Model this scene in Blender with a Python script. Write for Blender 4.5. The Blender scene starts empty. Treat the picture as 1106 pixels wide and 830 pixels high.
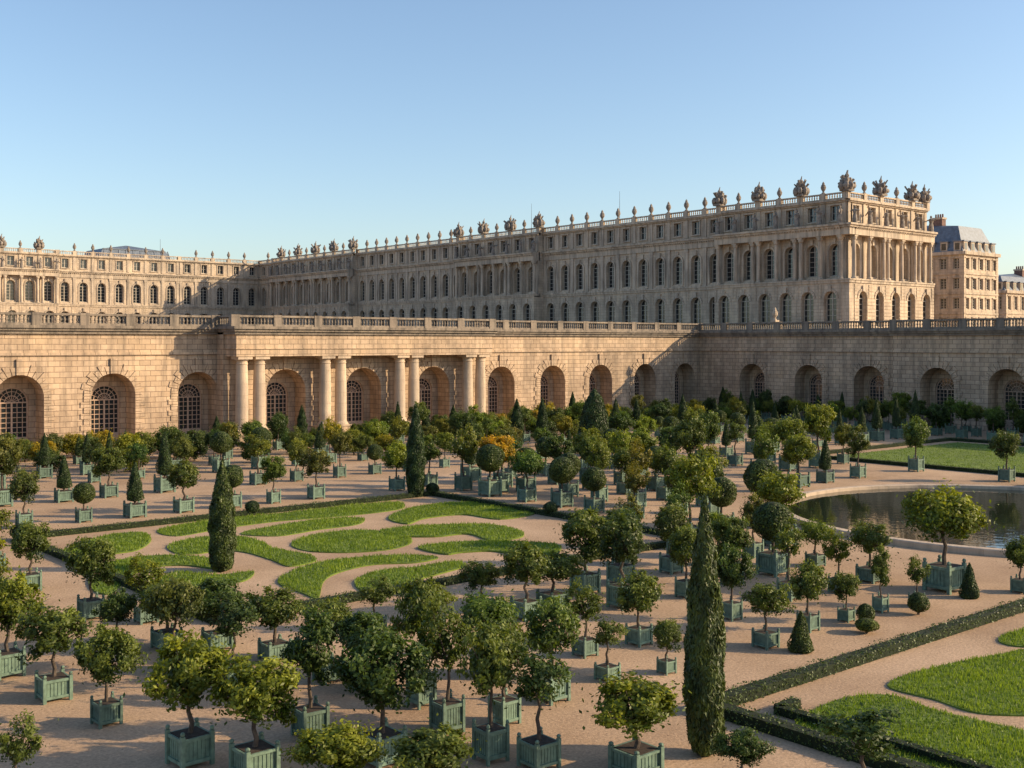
import bpy, math, random
import numpy as np
from mathutils import Vector
from mathutils.geometry import tessellate_polygon
rnd = random.Random(7)
sc = bpy.context.scene
H = 12.0
FX, FY, RX, RY = 0.6455, 0.7638, 0.7638, -0.6455

def g(u, v):
    d = 1222*H/(v-370.0); l = (u-553)/1222.0*d
    return (FX*d+RX*l, FY*d+RY*l)

# ------------------------------------------------------------------ materials
def new_mat(name):
    m = bpy.data.materials.new(name); m.use_nodes = True
    nt = m.node_tree; nt.nodes.clear()
    out = nt.nodes.new('ShaderNodeOutputMaterial')
    b = nt.nodes.new('ShaderNodeBsdfPrincipled')
    nt.links.new(b.outputs[0], out.inputs[0])
    return m, nt, b, out
def N(nt, t, **kw):
    n = nt.nodes.new(t)
    for k, v in kw.items():
        if k.startswith('i_'):
            n.inputs[k[2:].replace('_', ' ')].default_value = v
        else: setattr(n, k, v)
    return n
def ramp(nt, stops):
    r = nt.nodes.new('ShaderNodeValToRGB'); e = r.color_ramp.elements
    while len(e) < len(stops): e.new(0.5)
    for i, (p, c) in enumerate(stops):
        e[i].position = p; e[i].color = (*c, 1) if len(c) == 3 else c
    return r
def mixc(nt, a, b, fac, mode='MIX'):
    m = nt.nodes.new('ShaderNodeMix'); m.data_type = 'RGBA'; m.blend_type = mode
    for sock, val in ((m.inputs[6], a), (m.inputs[7], b), (m.inputs[0], fac)):
        if hasattr(val, 'links'): nt.links.new(val, sock)
        else: sock.default_value = (*val, 1) if isinstance(val, tuple) else val
    return m.outputs[2]

def stone_mat(name, c1, c2, mortar, bw=1.3, bh=0.62, msize=0.03, dirt=0.6, bump=0.5, dirtcol=(0.10, 0.085, 0.07), var=1.0):
    m, nt, b, out = new_mat(name)
    uv = N(nt, 'ShaderNodeUVMap')
    br = N(nt, 'ShaderNodeTexBrick', offset=0.5)
    br.inputs['Color1'].default_value = (*c1, 1); br.inputs['Color2'].default_value = (*c2, 1)
    br.inputs['Mortar'].default_value = (*mortar, 1); br.inputs['Scale'].default_value = 1
    br.inputs['Mortar Size'].default_value = msize; br.inputs['Brick Width'].default_value = bw
    br.inputs['Row Height'].default_value = bh; br.inputs['Mortar Smooth'].default_value = 0.3
    nt.links.new(uv.outputs[0], br.inputs['Vector'])
    geo = N(nt, 'ShaderNodeNewGeometry')
    n1 = N(nt, 'ShaderNodeTexNoise', i_Scale=0.22, i_Detail=7.0, i_Roughness=0.7)
    nt.links.new(geo.outputs['Position'], n1.inputs['Vector'])
    mp = N(nt, 'ShaderNodeMapping'); mp.inputs['Scale'].default_value = (1.3, 1.3, 0.13)
    nt.links.new(geo.outputs['Position'], mp.inputs['Vector'])
    n2 = N(nt, 'ShaderNodeTexNoise', i_Scale=1.0, i_Detail=6.0, i_Roughness=0.65)
    nt.links.new(mp.outputs[0], n2.inputs['Vector'])
    r1 = ramp(nt, [(0.32, (1-.36*var, 1-.37*var, 1-.37*var)), (0.5, (.95, .93, .92)), (0.68, (1.15, 1.11, 1.04))])
    nt.links.new(n1.outputs[0], r1.inputs[0])
    c = mixc(nt, br.outputs[0], r1.outputs[0], 1.0, 'MULTIPLY')
    r2 = ramp(nt, [(0.45, (0, 0, 0)), (0.7, (dirt, dirt, dirt))])
    nt.links.new(n2.outputs[0], r2.inputs[0])
    c = mixc(nt, c, dirtcol, r2.outputs[0])
    nt.links.new(c, b.inputs['Base Color'])
    b.inputs['Roughness'].default_value = 0.9
    n3 = N(nt, 'ShaderNodeTexNoise', i_Scale=4.0, i_Detail=4.0)
    nt.links.new(geo.outputs['Position'], n3.inputs['Vector'])
    ma = N(nt, 'ShaderNodeMath', operation='MULTIPLY_ADD'); ma.inputs[1].default_value = -1.0
    nt.links.new(br.outputs['Fac'], ma.inputs[0])
    mb2 = N(nt, 'ShaderNodeMath', operation='MULTIPLY'); mb2.inputs[1].default_value = 0.6
    nt.links.new(n3.outputs[0], mb2.inputs[0]); nt.links.new(mb2.outputs[0], ma.inputs[2])
    bp = N(nt, 'ShaderNodeBump'); bp.inputs['Strength'].default_value = bump; bp.inputs['Distance'].default_value = 0.08
    nt.links.new(ma.outputs[0], bp.inputs['Height']); nt.links.new(bp.outputs[0], b.inputs['Normal'])
    return m
def plain_mat(name, c, rough=0.7, var=0.25, scale=3.0, spec=0.4, bump=0.0, orand=0.0):
    m, nt, b, out = new_mat(name)
    geo = N(nt, 'ShaderNodeNewGeometry')
    n1 = N(nt, 'ShaderNodeTexNoise', i_Scale=scale, i_Detail=5.0)
    nt.links.new(geo.outputs['Position'], n1.inputs['Vector'])
    r = ramp(nt, [(0.3, tuple(x*(1-var) for x in c)), (0.7, tuple(x*(1+var) for x in c))])
    nt.links.new(n1.outputs[0], r.inputs[0]); col = r.outputs[0]
    if orand:
        oi = N(nt, 'ShaderNodeObjectInfo'); rr = ramp(nt, [(0, (1-orand, 1-orand, 1-orand)), (1, (1+orand*1.2, 1+orand, 1+orand*.8))])
        nt.links.new(oi.outputs['Random'], rr.inputs[0]); col = mixc(nt, col, rr.outputs[0], 1.0, 'MULTIPLY')
    nt.links.new(col, b.inputs['Base Color'])
    b.inputs['Roughness'].default_value = rough; b.inputs['Specular IOR Level'].default_value = spec
    if bump:
        bp = N(nt, 'ShaderNodeBump'); bp.inputs['Strength'].default_value = bump; bp.inputs['Distance'].default_value = 0.05
        nt.links.new(n1.outputs[0], bp.inputs['Height']); nt.links.new(bp.outputs[0], b.inputs['Normal'])
    return m
def leaf_mat(name, dark, light, trans=0.3):
    m, nt, b, out = new_mat(name)
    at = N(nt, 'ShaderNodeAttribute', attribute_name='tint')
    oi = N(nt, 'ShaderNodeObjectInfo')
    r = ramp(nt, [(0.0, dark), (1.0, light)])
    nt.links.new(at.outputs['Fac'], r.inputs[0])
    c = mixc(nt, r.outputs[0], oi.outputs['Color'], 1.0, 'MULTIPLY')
    nt.links.new(c, b.inputs['Base Color'])
    b.inputs['Roughness'].default_value = 0.5; b.inputs['Specular IOR Level'].default_value = 0.35
    tr = N(nt, 'ShaderNodeBsdfTranslucent')
    c2 = mixc(nt, c, (1.5, 1.5, 0.7), 1.0, 'MULTIPLY'); nt.links.new(c2, tr.inputs[0])
    mx = N(nt, 'ShaderNodeMixShader'); mx.inputs[0].default_value = trans
    nt.links.new(b.outputs[0], mx.inputs[1]); nt.links.new(tr.outputs[0], mx.inputs[2])
    nt.links.new(mx.outputs[0], out.inputs[0])
    return m
M_STONE = stone_mat('orangery_stone', (0.56, 0.42, 0.295), (0.45, 0.33, 0.225), (0.16, 0.11, 0.075), dirt=0.66, dirtcol=(0.15, 0.115, 0.085))
M_TRIM = stone_mat('weathered_trim', (0.27, 0.225, 0.18), (0.22, 0.18, 0.145), (0.12, 0.10, 0.08), bw=2.0, bh=3.0, msize=0.012, dirt=0.85, dirtcol=(0.055, 0.05, 0.045))
M_COL = stone_mat('column_stone', (0.55, 0.44, 0.325), (0.50, 0.39, 0.29), (0.3, 0.22, 0.16), bw=9, bh=1.4, msize=0.01, dirt=0.4, var=.6)
M_PAL = stone_mat('palace_stone', (0.57, 0.465, 0.35), (0.49, 0.395, 0.295), (0.26, 0.20, 0.155), bw=1.4, bh=0.6, msize=0.02, dirt=0.7, bump=0.3, dirtcol=(0.2, 0.165, 0.13), var=.85)
M_PALT = stone_mat('palace_trim', (0.55, 0.455, 0.35), (0.47, 0.385, 0.295), (0.26, 0.22, 0.18), bw=3, bh=3, msize=0.01, dirt=0.85, bump=0.2, dirtcol=(0.13, 0.11, 0.09), var=.85)
M_STAT = plain_mat('statue_stone', (0.23, 0.195, 0.165), 0.9, 0.4, 2.0, bump=0.4)
M_FRAME = plain_mat('door_frame', (0.44, 0.31, 0.23), 0.6, 0.12)
M_PFRAME = plain_mat('window_frame', (0.42, 0.38, 0.32), 0.6, 0.1)
M_SLATE = plain_mat('slate_roof', (0.12, 0.145, 0.185), 0.5, 0.3, 1.5)
M_CHIM = plain_mat('chimney_brick', (0.17, 0.10, 0.08), 0.9, 0.3, 2)
mg, nt, b, _ = new_mat('window_glass'); b.inputs['Base Color'].default_value = (0.018, 0.022, 0.026, 1); b.inputs['Roughness'].default_value = 0.08
b.inputs['Specular IOR Level'].default_value = 0.7
M_GLASS = mg
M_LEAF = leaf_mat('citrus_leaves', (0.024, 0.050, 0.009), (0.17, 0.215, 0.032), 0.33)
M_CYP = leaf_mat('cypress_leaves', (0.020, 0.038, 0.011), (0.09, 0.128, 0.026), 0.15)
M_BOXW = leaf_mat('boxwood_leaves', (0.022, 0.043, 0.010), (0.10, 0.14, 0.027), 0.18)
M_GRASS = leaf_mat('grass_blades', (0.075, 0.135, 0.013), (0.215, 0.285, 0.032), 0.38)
M_BARK = plain_mat('bark', (0.085, 0.065, 0.05), 0.95, 0.4, 8)
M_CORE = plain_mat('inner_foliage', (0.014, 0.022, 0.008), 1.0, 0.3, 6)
M_PAINT = plain_mat('planter_green_paint', (0.115, 0.18, 0.138), 0.7, 0.3, 5, orand=0.22)
M_SOIL = plain_mat('soil', (0.05, 0.035, 0.025), 1.0, 0.4, 10)

m, nt, b, out = new_mat('gravel')
geo = N(nt, 'ShaderNodeNewGeometry')
n1 = N(nt, 'ShaderNodeTexNoise', i_Scale=0.12, i_Detail=9.0, i_Roughness=0.68); nt.links.new(geo.outputs['Position'], n1.inputs['Vector'])
n2 = N(nt, 'ShaderNodeTexNoise', i_Scale=9.0, i_Detail=6.0, i_Roughness=0.7); nt.links.new(geo.outputs['Position'], n2.inputs['Vector'])
r1 = ramp(nt, [(0.32, (0.37, 0.245, 0.155)), (0.5, (0.48, 0.33, 0.215)), (0.66, (0.58, 0.405, 0.27))]); nt.links.new(n1.outputs[0], r1.inputs[0])
r2 = ramp(nt, [(0.3, (0.62, 0.62, 0.62)), (0.65, (1.12, 1.12, 1.12))]); nt.links.new(n2.outputs[0], r2.inputs[0])
c = mixc(nt, r1.outputs[0], r2.outputs[0], 1.0, 'MULTIPLY')
vo = N(nt, 'ShaderNodeTexVoronoi', i_Scale=2.2); nt.links.new(geo.outputs['Position'], vo.inputs['Vector'])
r3 = ramp(nt, [(0.03, (1, 1, 1)), (0.09, (0, 0, 0))]); nt.links.new(vo.outputs['Distance'], r3.inputs[0])
c = mixc(nt, c, (0.13, 0.085, 0.05), r3.outputs[0])
nt.links.new(c, b.inputs['Base Color']); b.inputs['Roughness'].default_value = 1.0; b.inputs['Specular IOR Level'].default_value = 0.1
bp = N(nt, 'ShaderNodeBump'); bp.inputs['Strength'].default_value = 0.5; bp.inputs['Distance'].default_value = 0.05
nt.links.new(n2.outputs[0], bp.inputs['Height']); nt.links.new(bp.outputs[0], b.inputs['Normal'])
M_GRAVEL = m
m, nt, b, out = new_mat('water')
b.inputs['Base Color'].default_value = (0.018, 0.024, 0.014, 1); b.inputs['Roughness'].default_value = 0.04
geo = N(nt, 'ShaderNodeNewGeometry')
n1 = N(nt, 'ShaderNodeTexNoise', i_Scale=1.5, i_Detail=3.0); nt.links.new(geo.outputs['Position'], n1.inputs['Vector'])
bp = N(nt, 'ShaderNodeBump'); bp.inputs['Strength'].default_value = 0.12; bp.inputs['Distance'].default_value = 0.05
nt.links.new(n1.outputs[0], bp.inputs['Height']); nt.links.new(bp.outputs[0], b.inputs['Normal'])
M_WATER = m
m, nt, b, out = new_mat('lawn_turf')
geo = N(nt, 'ShaderNodeNewGeometry')
n1 = N(nt, 'ShaderNodeTexNoise', i_Scale=0.8, i_Detail=8.0, i_Roughness=0.7); nt.links.new(geo.outputs['Position'], n1.inputs['Vector'])
r1 = ramp(nt, [(0.3, (0.06, 0.10, 0.011)), (0.7, (0.17, 0.235, 0.025))]); nt.links.new(n1.outputs[0], r1.inputs[0])
nt.links.new(r1.outputs[0], b.inputs['Base Color']); b.inputs['Roughness'].default_value = 0.95
M_TURF = m

# ------------------------------------------------------------------ mesh builder
class MB:
    def __init__(s): s.v = []; s.f = []; s.m = []
    def face(s, pts, m=0):
        i = len(s.v); s.v += [tuple(p) for p in pts]; s.f.append(tuple(range(i, i+len(pts)))); s.m.append(m)
    def box(s, x0, x1, y0, y1, z0, z1, m=0):
        a = [(x0, y0, z0), (x1, y0, z0), (x1, y1, z0), (x0, y1, z0), (x0, y0, z1), (x1, y0, z1), (x1, y1, z1), (x0, y1, z1)]
        i = len(s.v); s.v += a
        for q in ((0, 3, 2, 1), (4, 5, 6, 7), (0, 1, 5, 4), (1, 2, 6, 5), (2, 3, 7, 6), (3, 0, 4, 7)):
            s.f.append(tuple(i+k for k in q)); s.m.append(m)
    def lathe(s, c, prof, n=8, m=0, rot=0.0):
        i = len(s.v)
        for r, z in prof:
            for k in range(n):
                a = rot+2*math.pi*k/n; s.v.append((c[0]+r*math.cos(a), c[1]+r*math.sin(a), c[2]+z))
        for j in range(len(prof)-1):
            for k in range(n):
                k2 = (k+1) % n
                s.f.append((i+j*n+k, i+j*n+k2, i+(j+1)*n+k2, i+(j+1)*n+k)); s.m.append(m)
        s.f.append(tuple(i+(len(prof)-1)*n+k for k in range(n))); s.m.append(m)
    def tube(s, p0, p1, r0, r1, n=6, m=0):
        p0 = Vector(p0); p1 = Vector(p1); d = (p1-p0).normalized()
        a = d.orthogonal().normalized(); b2 = d.cross(a); i = len(s.v)
        for p, r in ((p0, r0), (p1, r1)):
            for k in range(n):
                t = 2*math.pi*k/n; s.v.append(tuple(p+a*(r*math.cos(t))+b2*(r*math.sin(t))))
        for k in range(n):
            k2 = (k+1) % n; s.f.append((i+k, i+k2, i+n+k2, i+n+k)); s.m.append(m)
        s.f.append(tuple(i+n+k for k in range(n))); s.m.append(m)
    def ball(s, c, r, m=0, n=7, rz=None):
        rz = rz or r; K = 5
        prof = [(r*math.sin(math.pi*max(j, 0.02)/K), -rz*math.cos(math.pi*j/K)) for j in range(K)]+[(r*0.02, rz)]
        s.lathe(c, prof, n, m)
    def mesh(s, name, mats, uv=True):
        me = bpy.data.meshes.new(name); me.from_pydata(s.v, [], s.f)
        for mt in mats: me.materials.append(mt)
        me.polygons.foreach_set('material_index', s.m)
        if uv:
            ul = me.uv_layers.new(name='UVMap')
            me.update()
            nl = len(me.loops); vi = np.empty(nl, 'i'); me.loops.foreach_get('vertex_index', vi)
            co = np.array(s.v, dtype='f')[vi]
            nf = len(me.polygons); nr = np.empty(nf*3, 'f'); me.polygons.foreach_get('normal', nr); nr = np.abs(nr.reshape(-1, 3))
            lt = np.empty(nf, 'i'); me.polygons.foreach_get('loop_total', lt)
            ln = np.repeat(nr, lt, axis=0); ax = ln.argmax(1)
            U = np.where(ax == 0, co[:, 1], co[:, 0]); V = np.where(ax == 2, co[:, 1], co[:, 2])
            ul.data.foreach_set('uv', np.stack([U, V], 1).astype('f').ravel())
        return me
    def build(s, name, mats, parent=None, smooth=False):
        me = s.mesh(name, mats)
        ob = bpy.data.objects.new(name, me); sc.collection.objects.link(ob)
        if parent: ob.parent = parent
        if smooth:
            me.polygons.foreach_set('use_smooth', [True]*len(me.polygons))
        return ob
def empty(name):
    e = bpy.data.objects.new(name, None); sc.collection.objects.link(e); return e
class Fr:
    def __init__(s, o, sd, nd): s.o = o; s.sd = sd; s.nd = nd
    def P(s, a, z, n=0): return (s.o[0]+s.sd[0]*a+s.nd[0]*n, s.o[1]+s.sd[1]*a+s.nd[1]*n, s.o[2]+z)
def fbox(mb, F, s0, s1, z0, z1, n0, n1, m=0):
    p = F.P(s0, z0, n0); q = F.P(s1, z1, n1)
    mb.box(min(p[0], q[0]), max(p[0], q[0]), min(p[1], q[1]), max(p[1], q[1]), min(p[2], q[2]), max(p[2], q[2]), m)
def panel(mb, F, s0, s1, z0, z1, cs, hw, zs, zsp, n, depth, m=0, arch=True, NN=14):
    q = lambda a, z: F.P(a, z, n); r = lambda a, z: F.P(a, z, n-depth)
    a0, a1 = cs-hw, cs+hw
    mb.face([q(s0, z0), q(a0, z0), q(a0, z1), q(s0, z1)], m)
    mb.face([q(a1, z0), q(s1, z0), q(s1, z1), q(a1, z1)], m)
    if zs > z0+0.01: mb.face([q(a0, z0), q(a1, z0), q(a1, zs), q(a0, zs)], m)
    mb.face([q(a0, zs), q(a1, zs), r(a1, zs), r(a0, zs)], m)
    mb.face([q(a0, zs), q(a0, zsp), r(a0, zsp), r(a0, zs)], m)
    mb.face([q(a1, zs), q(a1, zsp), r(a1, zsp), r(a1, zs)], m)
    if arch:
        pt = [(cs-hw*math.cos(math.pi*i/NN), zsp+hw*math.sin(math.pi*i/NN)) for i in range(NN+1)]
        for i in range(NN):
            (x0, y0), (x1, y1) = pt[i], pt[i+1]
            mb.face([q(x0, y0), q(x1, y1), q(x1, z1), q(x0, z1)], m)
            mb.face([q(x0, y0), q(x1, y1), r(x1, y1), r(x0, y0)], m)
    else:
        mb.face([q(a0, zsp), q(a1, zsp), q(a1, z1), q(a0, z1)], m)
        mb.face([q(a0, zsp), q(a1, zsp), r(a1, zsp), r(a0, zsp)], m)
def arcbar(mb, F, cs, zc, r0, r1, n0, n1, a0, a1, K, m, gap=0.0):
    for i in range(K):
        t0 = a0+(a1-a0)*i/K+gap; t1 = a0+(a1-a0)*(i+1)/K-gap
        P = lambda r, t, n: F.P(cs-r*math.cos(t), zc+r*math.sin(t), n)
        rr1 = r1[i % len(r1)] if isinstance(r1, (list, tuple)) else r1
        mb.face([P(r0, t0, n1), P(r0, t1, n1), P(rr1, t1, n1), P(rr1, t0, n1)], m)
        mb.face([P(r0, t0, n0), P(r0, t1, n0), P(r0, t1, n1), P(r0, t0, n1)], m)
        mb.face([P(rr1, t0, n0), P(rr1, t1, n0), P(rr1, t1, n1), P(rr1, t0, n1)], m)
        if gap > 0:
            mb.face([P(r0, t0, n0), P(rr1, t0, n0), P(rr1, t0, n1), P(r0, t0, n1)], m)
            mb.face([P(r0, t1, n0), P(rr1, t1, n0), P(rr1, t1, n1), P(r0, t1, n1)], m)
def infill(mb, F, cs, hw, zs, zsp, n, arch, nv, nh, bar, mgl, mfr, fan=False):
    pts = [F.P(cs-hw, zs, n), F.P(cs+hw, zs, n)]
    if arch: pts += [F.P(cs+hw*math.cos(math.pi*i/12), zsp+hw*math.sin(math.pi*i/12), n) for i in range(13)]
    else: pts += [F.P(cs+hw, zsp, n), F.P(cs-hw, zsp, n)]
    mb.face(pts, mgl)
    t = bar
    fbox(mb, F, cs-hw, cs-hw+2*t, zs, zsp, n, n+t*1.6, mfr); fbox(mb, F, cs+hw-2*t, cs+hw, zs, zsp, n, n+t*1.6, mfr)
    fbox(mb, F, cs-hw, cs+hw, zs, zs+2.5*t, n, n+t*1.7, mfr)
    fbox(mb, F, cs-hw, cs+hw, zsp-t, zsp+t, n, n+t*1.8, mfr)
    if arch: arcbar(mb, F, cs, zsp, hw-2*t, hw, n, n+t*1.6, 0, math.pi, 12, mfr)
    for i in range(1, nv):
        x = cs-hw+2*hw*i/nv
        w = t*1.3 if (nv % 2 == 0 and i == nv//2) else t*0.5
        top = zsp if (fan or not arch) else zsp+math.sqrt(max(0, hw*hw-(x-cs)**2))-t
        fbox(mb, F, x-w, x+w, zs, top, n, n+t*1.2, mfr)
    for i in range(1, nh):
        z = zs+(zsp-zs)*i/nh
        fbox(mb, F, cs-hw, cs+hw, z-t*0.5, z+t*0.5, n, n+t*1.1, mfr)
    if fan:
        arcbar(mb, F, cs, zsp, hw*0.42, hw*0.42+t*1.3, n, n+t*1.2, 0, math.pi, 10, mfr)
        arcbar(mb, F, cs, zsp, hw*0.7, hw*0.7+t, n, n+t*1.2, 0, math.pi, 10, mfr)
        for i in range(1, 8):
            a = math.pi*i/8
            p0 = F.P(cs-0.1*hw*math.cos(a), zsp+0.1*hw*math.sin(a), n+t*0.6); p1 = F.P(cs-hw*math.cos(a), zsp+hw*math.sin(a), n+t*0.6)
            mb.tube(p0, p1, t*0.6, t*0.6, 4, mfr)
BAL = [(0.13, 0), (0.13, 0.08), (0.07, 0.14), (0.15, 0.38), (0.07, 0.7), (0.13, 0.8), (0.13, 0.88)]
def balustrade(mb, F, s0, s1, zb, n, ped=5.2, h=1.35, step=0.42, m=0, sc_=1.0):
    fbox(mb, F, s0, s1, zb, zb+0.25, n-0.25, n+0.25, m)
    fbox(mb, F, s0, s1, zb+h-0.24, zb+h, n-0.28, n+0.28, m)
    K = max(1, round((s1-s0)/ped)); L = (s1-s0)/K
    for k in range(K+1):
        c = s0+k*L; w = 0.55
        fbox(mb, F, c-w, c+w, zb+0.01, zb+h+0.06, n-0.33, n+0.33, m)
        if k < K:
            q = int((L-2*w)/step)
            for i in range(q):
                p = F.P(c+w+(i+0.5)*(L-2*w)/q, zb+0.25, n)
                mb.lathe(p, [(r*sc_, z*(h-0.49)/0.88) for r, z in BAL], 6, m)

# ------------------------------------------------------------------ ground, terraces, pond
me = bpy.data.meshes.new('ground'); me.from_pydata([(-1500, -1500, 0), (2500, -1500, 0), (2500, 2500, 0), (-1500, 2500, 0)], [], [(0, 1, 2, 3)])
me.materials.append(M_GRAVEL); ob = bpy.data.objects.new('ground', me); sc.collection.objects.link(ob)
mb = MB()
mb.box(-200, 155, 132.6, 900, 0.01, 13.3); mb.box(155.1, 700, -200, 899.9, 0.01, 13.31)
mb.box(-200, 151.2, 129.1, 900, 13.4, 13.85); mb.box(151.7, 700, -200, 899.9, 13.41, 13.86)
mb.build('terrace', [M_GRAVEL])

mb = MB(); PX, PY, PR = 76.0, 37.0, 15.5
K = 96
ring = lambda r, z: [(PX+r*math.cos(2*math.pi*k/K), PY+r*math.sin(2*math.pi*k/K), z) for k in range(K)]
A = [ring(PR-0.5, 0.02), ring(PR-0.5, 0.34), ring(PR-0.42, 0.38), ring(PR+0.1, 0.38), ring(PR+0.16, 0.33), ring(PR+0.16, 0.0)]
for a, b2 in zip(A[:-1], A[1:]):
    for k in range(K):
        k2 = (k+1) % K; mb.face([a[k], a[k2], b2[k2], b2[k]])
pond = empty('round_pond')
mb.build('pond_kerb', [M_COL], pond)
mb = MB(); mb.face(ring(PR-0.49, 0.12)); mb.build('pond_water', [M_WATER], pond)

# ------------------------------------------------------------------ orangery
org = empty('orangery_building')
W = MB(); D = MB(); B = MB(); C = MB()
ZC = 13.2
def gallery_bay(F, s0, s1, cs, n=0.0, hw=2.55, zsp=5.9):
    panel(W, F, s0, s1, 0, ZC, cs, hw, 0.0, zsp, n, 2.6)
    arcbar(W, F, cs, zsp, hw+0.003, [hw+0.85, hw+1.25], n-0.1, n+0.11, 0, math.pi, 15, 0, gap=0.014)
    fbox(W, F, cs-0.38, cs+0.38, zsp+hw-0.02, zsp+hw+1.7, n, n+0.24, 0)
    for zz, ww in ((5.25, .85), (4.6, 1.2), (3.95, .85), (3.3, 1.2), (2.65, .85), (2.0, 1.2), (1.35, .85)):
        for sg in (-1, 1):
            a = cs+sg*(hw+0.003); b_ = cs+sg*(hw+ww)
            fbox(W, F, min(a, b_), max(a, b_), zz+0.03, zz+0.62, n-0.1, n+0.11, 0)
    dh = 1.72; dz = 5.3
    panel(W, F, cs-hw-0.3, cs+hw+0.3, 0, 9.0, cs, dh, 0.3, dz, n-2.6, 0.35)
    infill(D, F, cs, dh, 0.3, dz, n-2.9, True, 6, 9, 0.07, 1, 0, fan=True)
    fbox(D, F, cs-dh, cs+dh, 0.3, 1.4, n-2.9, n-2.78, 0)
def solid(F, s0, s1, n=0.0, z0=0, z1=ZC):
    W.face([F.P(s0, z0, n), F.P(s1, z0, n), F.P(s1, z1, n), F.P(s0, z1, n)], 0)
def entab(F, s0, s1, n):
    fbox(W, F, s0, s1, 10.5, 10.85, n-0.1, n+0.2, 0)
    fbox(B, F, s0, s1, ZC-0.25, ZC+0.1, n-0.3, n+0.35, 0)
    fbox(B, F, s0, s1, ZC+0.1, ZC+0.38, n-0.3, n+0.62, 0)
    fbox(B, F, s0, s1, ZC+0.38, 13.9, n-0.3, n+0.85, 0)
FG = Fr((0, 128.8, 0), (1, 0, 0), (0, -1, 0))
c = 59.2; prev = 61.6
while c > -40:
    s0 = c-5.15 if c < 59 else 54.05
    s1 = prev
    gallery_bay(FG, s0, s1, c); prev = s0; c -= 10.3
left_end = prev
entab(FG, left_end, 61.6, 0); balustrade(B, FG, left_end, 61.3, 13.9, 0.2)
cs_ = [106.7, 117.0, 127.3, 137.6, 147.5]
s0 = 101.5
for i, c in enumerate(cs_):
    s1 = (c+cs_[i+1])/2 if i < 4 else 151.3
    gallery_bay(FG, s0, s1, c); s0 = s1
entab(FG, 101.5, 151.3, 0); balustrade(B, FG, 101.8, 151.0, 13.9, 0.2)
# central pavilion
NP = 1.8
s0 = 61.6
for i, c in enumerate((70.1, 81.55, 93.0)):
    s1 = c+5.72 if i < 2 else 101.5
    gallery_bay(FG, s0, s1, c, n=NP, hw=2.75, zsp=5.9); s0 = s1
for s in (61.6, 101.5):
    W.face([FG.P(s, 0, 0), FG.P(s, 0, NP), FG.P(s, ZC, NP), FG.P(s, ZC, 0)], 0)
fbox(W, FG, 61.9, 101.2, 10.3, 13.0, NP-0.1, NP+2.9, 0)
fbox(W, FG, 61.8, 101.3, 11.15, 11.3, NP-0.1, NP+3.0, 0)
fbox(B, FG, 61.6, 101.5, 12.95, 13.3, NP-2, NP+3.2, 0)
fbox(B, FG, 61.4, 101.7, 13.3, 13.6, NP-2, NP+3.5, 0)
fbox(B, FG, 61.2, 101.9, 13.6, 13.92, NP-2, NP+3.75, 0)
balustrade(B, FG, 61.8, 101.3, 13.92, NP+2.6, ped=5.6)
for ss in (61.8, 101.3):
    B.box(ss-0.28, ss+0.28, 124.5, 128.4, 13.93, 14.2); B.box(ss-0.28, ss+0.28, 124.5, 128.4, 15.02, 15.25)
    for k in range(8): B.lathe((ss, 125+k*0.45, 14.2), BAL, 6, 0)
for pc in (64.3, 75.82, 87.27, 98.75):
    fbox(W, FG, pc-2.1, pc+2.1, 0, 1.3, NP-0.1, NP+2.9, 0)
    for o in (-1.15, 1.15):
        p = FG.P(pc+o, 1.3, NP+1.85)
        C.lathe(p, [(1.0, 0), (1.0, 0.25), (0.95, 0.4), (0.82, 0.55), (0.76, 0.7), (0.76, 3.2), (0.74, 5.5), (0.66, 8.0), (0.72, 8.05), (0.72, 8.15), (0.66, 8.2), (0.66, 8.4), (0.86, 8.65)], 24, 0)
        C.box(p[0]-0.95, p[0]+0.95, p[1]-0.95, p[1]+0.95, 9.95, 10.29, 0)
        C.box(p[0]-1.03, p[0]+1.03, p[1]-1.03, p[1]+1.03, 1.31, 1.5, 0)
# right wing (faces west)
FW = Fr((151.3, 128.8, 0), (0, -1, 0), (-1, 0, 0))
ce = [11.4, 22.4, 33.2]
bd = [0, 16.9, 27.8, 39.0]
for i, c in enumerate(ce): gallery_bay(FW, bd[i], bd[i+1], c)
entab(FW, 0, 39.0, 0); balustrade(B, FW, 0.3, 38.7, 13.9, 0.2)
solid(FW, 39.0, 40.9, 3.0); W.face([FW.P(39, 0, 0), FW.P(39, 0, 3), FW.P(39, ZC, 3), FW.P(39, ZC, 0)], 0)
s = 40.9; c = 45.9
while c < 150:
    gallery_bay(FW, s, c+5, c, n=3.0); s = c+5; c += 10
entab(FW, 38.7, s, 3.0); balustrade(B, FW, 39.3, s, 13.9, 3.2)
W.build('walls', [M_STONE], org); D.build('arched_doors', [M_FRAME, M_GLASS], org)
B.build('cornice_and_balustrade', [M_TRIM], org); C.build('columns', [M_COL], org, smooth=False)

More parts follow.
